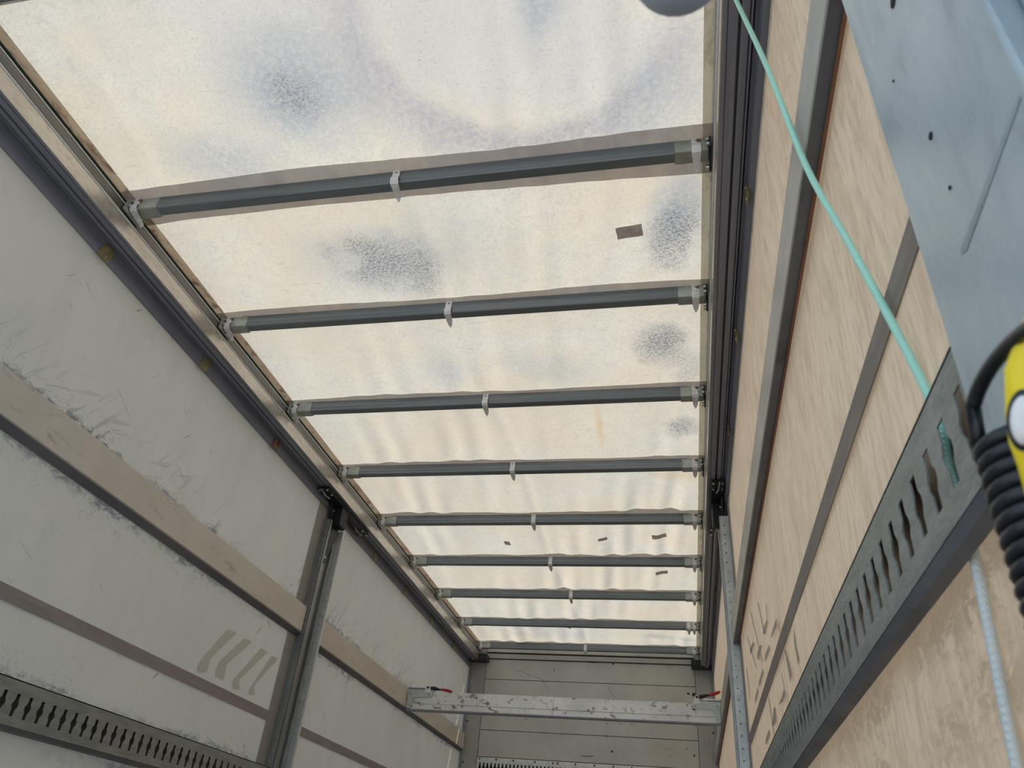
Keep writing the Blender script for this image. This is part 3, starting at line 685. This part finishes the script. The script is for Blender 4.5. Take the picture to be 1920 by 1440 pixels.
for s, xe in ((-1, bx0), (1, bx1)):
    d = -s; X = lambda a, xe=xe, d=d: xe + d * a
    arc = [(.045 + .03 * (1 - math.cos(t)), 1.19 + .045 * math.sin(t)) for t in [k * math.pi / 10 for k in range(6)]]
    out = [(.006, 1.156), (.022, 1.148), (.040, 1.154)] + arc + [(.185, 1.238), (.196, 1.243), (.204, 1.256), (.206, 1.287), (.004, 1.287), (.0, 1.27), (.006, 1.255)]
    holes = [[(cx + .005 * math.cos(t * math.pi / 4), cz + .005 * math.sin(t * math.pi / 4)) for t in range(8)] for cx, cz in ((.026, 1.172), (.026, 1.258), (.18, 1.255))]
    eb = obj('end_bracket', MB().plate(out, holes, lambda a, b, w_, X=X: (X(a), byf - .008 + w_, b), .006), 'bracket', lb)
    obj('top_plate', MB().box(*sorted((X(.0), X(.21))), byf - .008, byf + .05, 1.2875, 1.2925), 'bracket', eb)
    tabm = MB().plate([(.140, 1.262), (.150, 1.270), (.18, 1.270), (.19, 1.262), (.186, 1.305), (.176, 1.318), (.154, 1.318), (.144, 1.305)] if s < 0 else
                      [(.150, 1.266), (.160, 1.272), (.178, 1.272), (.190, 1.266), (.180, 1.322), (.172, 1.334), (.160, 1.334), (.152, 1.322)], [], lambda a, b, w_, X=X: (X(a), byf - .014 + w_, b), .005)
    tb = obj('pivot_tab', tabm, 'clip', eb)
    obj('pivot', MB().cyl((X(.166), byf - .017, 1.308 if s < 0 else 1.318), (0, -1, 0), .009, .006, 10), 'black', tb)
    if s < 0:
        obj('locking_bolt', MB().cyl((X(.002), byf + .01, 1.302), (1, 0, 0), .008, .14, 10), 'rail', lb)
        nk = obj('handle_neck', MB().tube([(X(.18), byf, 1.305), (X(.215), byf, 1.305), (X(.25), byf, 1.300), (X(.275), byf, 1.298)], [.014, .016, .009, .007], 10), 'black', lb)
        obj('handle_grip', MB().tube([(X(.265), byf, 1.298), (X(.28), byf, 1.299), (X(.33), byf, 1.294), (X(.358), byf, 1.287), (X(.362), byf, 1.285)], [.005, .010, .012, .010, .003], 10), 'handle', lb)
    else:
        obj('locking_bolt', MB().cyl((X(-.006), byf + .01, 1.302), (-1, 0, 0), .009, .10, 10), 'rail', lb)
        obj('link_bar', MB().box(*sorted((X(.002), X(.125))), byf - .010, byf - .002, 1.298, 1.312), 'clip', lb, .003)
        nk = obj('handle_neck', MB().tube([(X(.17), byf, 1.318), (X(.13), byf, 1.326), (X(.10), byf, 1.334), (X(.075), byf, 1.338)], [.010, .014, .010, .007], 10), 'black', lb)
        obj('handle_grip', MB().tube([(X(.085), byf, 1.336), (X(.07), byf, 1.340), (X(.03), byf, 1.352), (X(.0), byf, 1.363), (X(-.004), byf, 1.366)], [.005, .011, .013, .010, .004], 10), 'handle', lb)
        obj('spring_rod', MB().tube([(X(.16), byf, 1.324), (X(.20), byf, 1.336), (X(.235), byf, 1.345)], .006, 8), 'black', lb)
        obj('spring_nut', MB().cyl((X(.20), byf, 1.336), (-.95, 0, .25), .013, .012, 8), 'clip', lb)
        obj('spring_rod', MB().tube([(X(.155), byf + .02, 1.338), (X(.185), byf + .02, 1.348), (X(.205), byf + .02, 1.353)], .005, 8), 'black', lb)

# ------------------------------------------------------------------ cord, control pendant, knob
def catmull(pts, n=10):
    pts = [Vector(p) for p in pts]; P = [2 * pts[0] - pts[1]] + pts + [2 * pts[-1] - pts[-2]]; out = []
    for i in range(1, len(P) - 2):
        for k in range(n):
            t = k / n; a, b, c, d = P[i - 1:i + 3]
            out.append(.5 * ((2 * b) + (c - a) * t + (2 * a - 5 * b + 4 * c - d) * t * t + (3 * b - a - 3 * c + d) * t ** 3))
    return out + [pts[-1]]
c1 = on(1742, 742, 'x', .2865); c2 = on(1600, 470, 'x', .268); c3 = on(1512, 312, 'x', .250); c4 = on(1440, 130, 'x', .226); c5 = on(1381, 2, 'x', .205)
up = c5 + (c5 - c4).normalized() * .14
lowpts = [on(u, v, 'x', .2865) for u, v in ((1907, 1440), (1824, 1030))]
low = lowpts[0] + (lowpts[0] - lowpts[1]) * 1.8
mid = lowpts[1].lerp(on(1742, 742, 'x', .2865), .5)
cord = tag(obj('cord', MB().tube(catmull([low] + lowpts + [mid, c1, c2, c3, c4, c5, up], 8), .0055, 12), 'cord'),
           'mint green plastic-coated cord slanting up in front of the right curtain', 'cord')

pend = thing('control_pendant', (.19, .40, 0.05), 'yellow hand control with white buttons on a black coiled cable, at the right edge', 'remote control')
ax0 = on(1899, 800, 'x', .200); ax1 = Vector((ax0.x, ax0.y, ax0.z - .30))
ca, cr, pitch = .0045, .0205, .0093
pts = []
turns = 26
for k in range(turns * 18 + 1):
    t = k / 18; a = math.pi - t * 2 * math.pi
    pts.append((ax0.x + cr * math.cos(a), ax0.y + cr * math.sin(a), ax0.z - .006 - pitch * t))
tail = [on(u, v, 'x', xx) for u, v, xx in ((1990, 586, .186), (1955, 602, .185), (1920, 624, .184), (1886, 654, .183), (1857, 690, .182), (1836, 728, .181), (1824, 762, .180))]
first = Vector(pts[0])
obj('coiled_cable', MB().tube(catmull(tail + [], 8) + [Vector(q) for q in pts], ca, 10), 'coil', pend)
# handset: rounded body standing beside the coil, buttons on the face towards the camera
hc = on(2003, 742, 'x', .207)
vdir = -hc.normalized(); iu = -Vector(RM[1]); upv = (iu - vdir * vdir.dot(iu)).normalized(); rt = upv.cross(vdir).normalized()
def hs_pt(a, b, c): return hc + rt * a + upv * b + vdir * c
rings = []
for b, wd, dp in ((-.066, .012, .010), (-.058, .018, .014), (-.038, .0225, .017), (-.026, .0262, .019), (-.010, .0280, .020), (.014, .0285, .020), (.036, .0215, .018), (.052, .015, .014), (.060, .008, .008)):
    rings.append([hs_pt(wd * math.copysign(abs(math.cos(t)) ** .5, math.cos(t)), b, dp * math.copysign(abs(math.sin(t)) ** .5, math.sin(t))) for t in [2 * math.pi * k / 28 for k in range(28)]])
m = MB(); nr = len(rings)
m.add([p for r in rings for p in r], [(i * 28 + k, i * 28 + (k + 1) % 28, (i + 1) * 28 + (k + 1) % 28, (i + 1) * 28 + k) for i in range(nr - 1) for k in range(28)], True)
m.add(rings[0] + rings[-1], [tuple(reversed(range(28))), tuple(range(28, 56))])
hb = obj('handset', m, 'yellow', pend)
for bz in (-.013, -.047):
    if bz < -.04: continue
    cc = hs_pt(-.0187, bz, .0175)
    e = MB(); ring = []
    for rr, cc_ in ((1.0, .0), (1.0, .0035), (.80, .0045)):
        ring.append([hs_pt(-.0187 + .0078 * rr * math.cos(t), bz + .0165 * rr * math.sin(t), .0165 + cc_) for t in [2 * math.pi * k / 24 for k in range(24)]])
    e.add([p for r in ring for p in r], [(i * 24 + k, i * 24 + (k + 1) % 24, (i + 1) * 24 + (k + 1) % 24, (i + 1) * 24 + k) for i in range(2) for k in range(24)] + [tuple(range(48, 72))])
    rg = obj('button_ring', e, 'coil', hb)
    e = MB(); ring = [[hs_pt(-.0187 + .0078 * rr * math.cos(t), bz + .0165 * rr * math.sin(t), .0205 + h) for t in [2 * math.pi * k / 24 for k in range(24)]] for rr, h in ((.80, 0), (.74, .0025), (.45, .0038))]
    e.add([p for r in ring for p in r], [(i * 24 + k, i * 24 + (k + 1) % 24, (i + 1) * 24 + (k + 1) % 24, (i + 1) * 24 + k) for i in range(2) for k in range(24)] + [tuple(range(48, 72))], True)
    obj('button', e, 'white', rg)
obj('cable_hook', MB().tube([tail[0] + (tail[0] - tail[1]).normalized() * k * .05 + Vector((.03 * k, 0, 0)) for k in range(3)], .0052, 8), 'coil', pend)

ko = on(1272, -67, 'y', .27)  # unidentified blurred shape, built as a hanging knob on a cord
kr = .0335
kn = thing('blurred_knob', ko + Vector((0, 0, -kr)), 'blurred blue-grey rounded shape at the top edge, built as a hanging knob', 'knob')
prof = [(max(.0005, kr * math.cos(t)), kr * .9 * math.sin(t)) for t in [-math.pi / 2 + math.pi * k / 16 for k in range(15)]]
obj('ball', MB().lathe(prof + [(.010, .036), (.005, .042), (.0005, .044)], ko), 'knob', kn)
obj('pull_cord', MB().tube([ko + Vector((0, 0, .03)), ko + Vector((.002, 0, .6)), Vector((ko.x, ko.y, 1.931))], .003, 8), 'coil', kn)

# ------------------------------------------------------------------ lift everything so that the cargo floor is z = 0
for o in bpy.data.objects:
    if o.parent is None: o.location.z += ZC
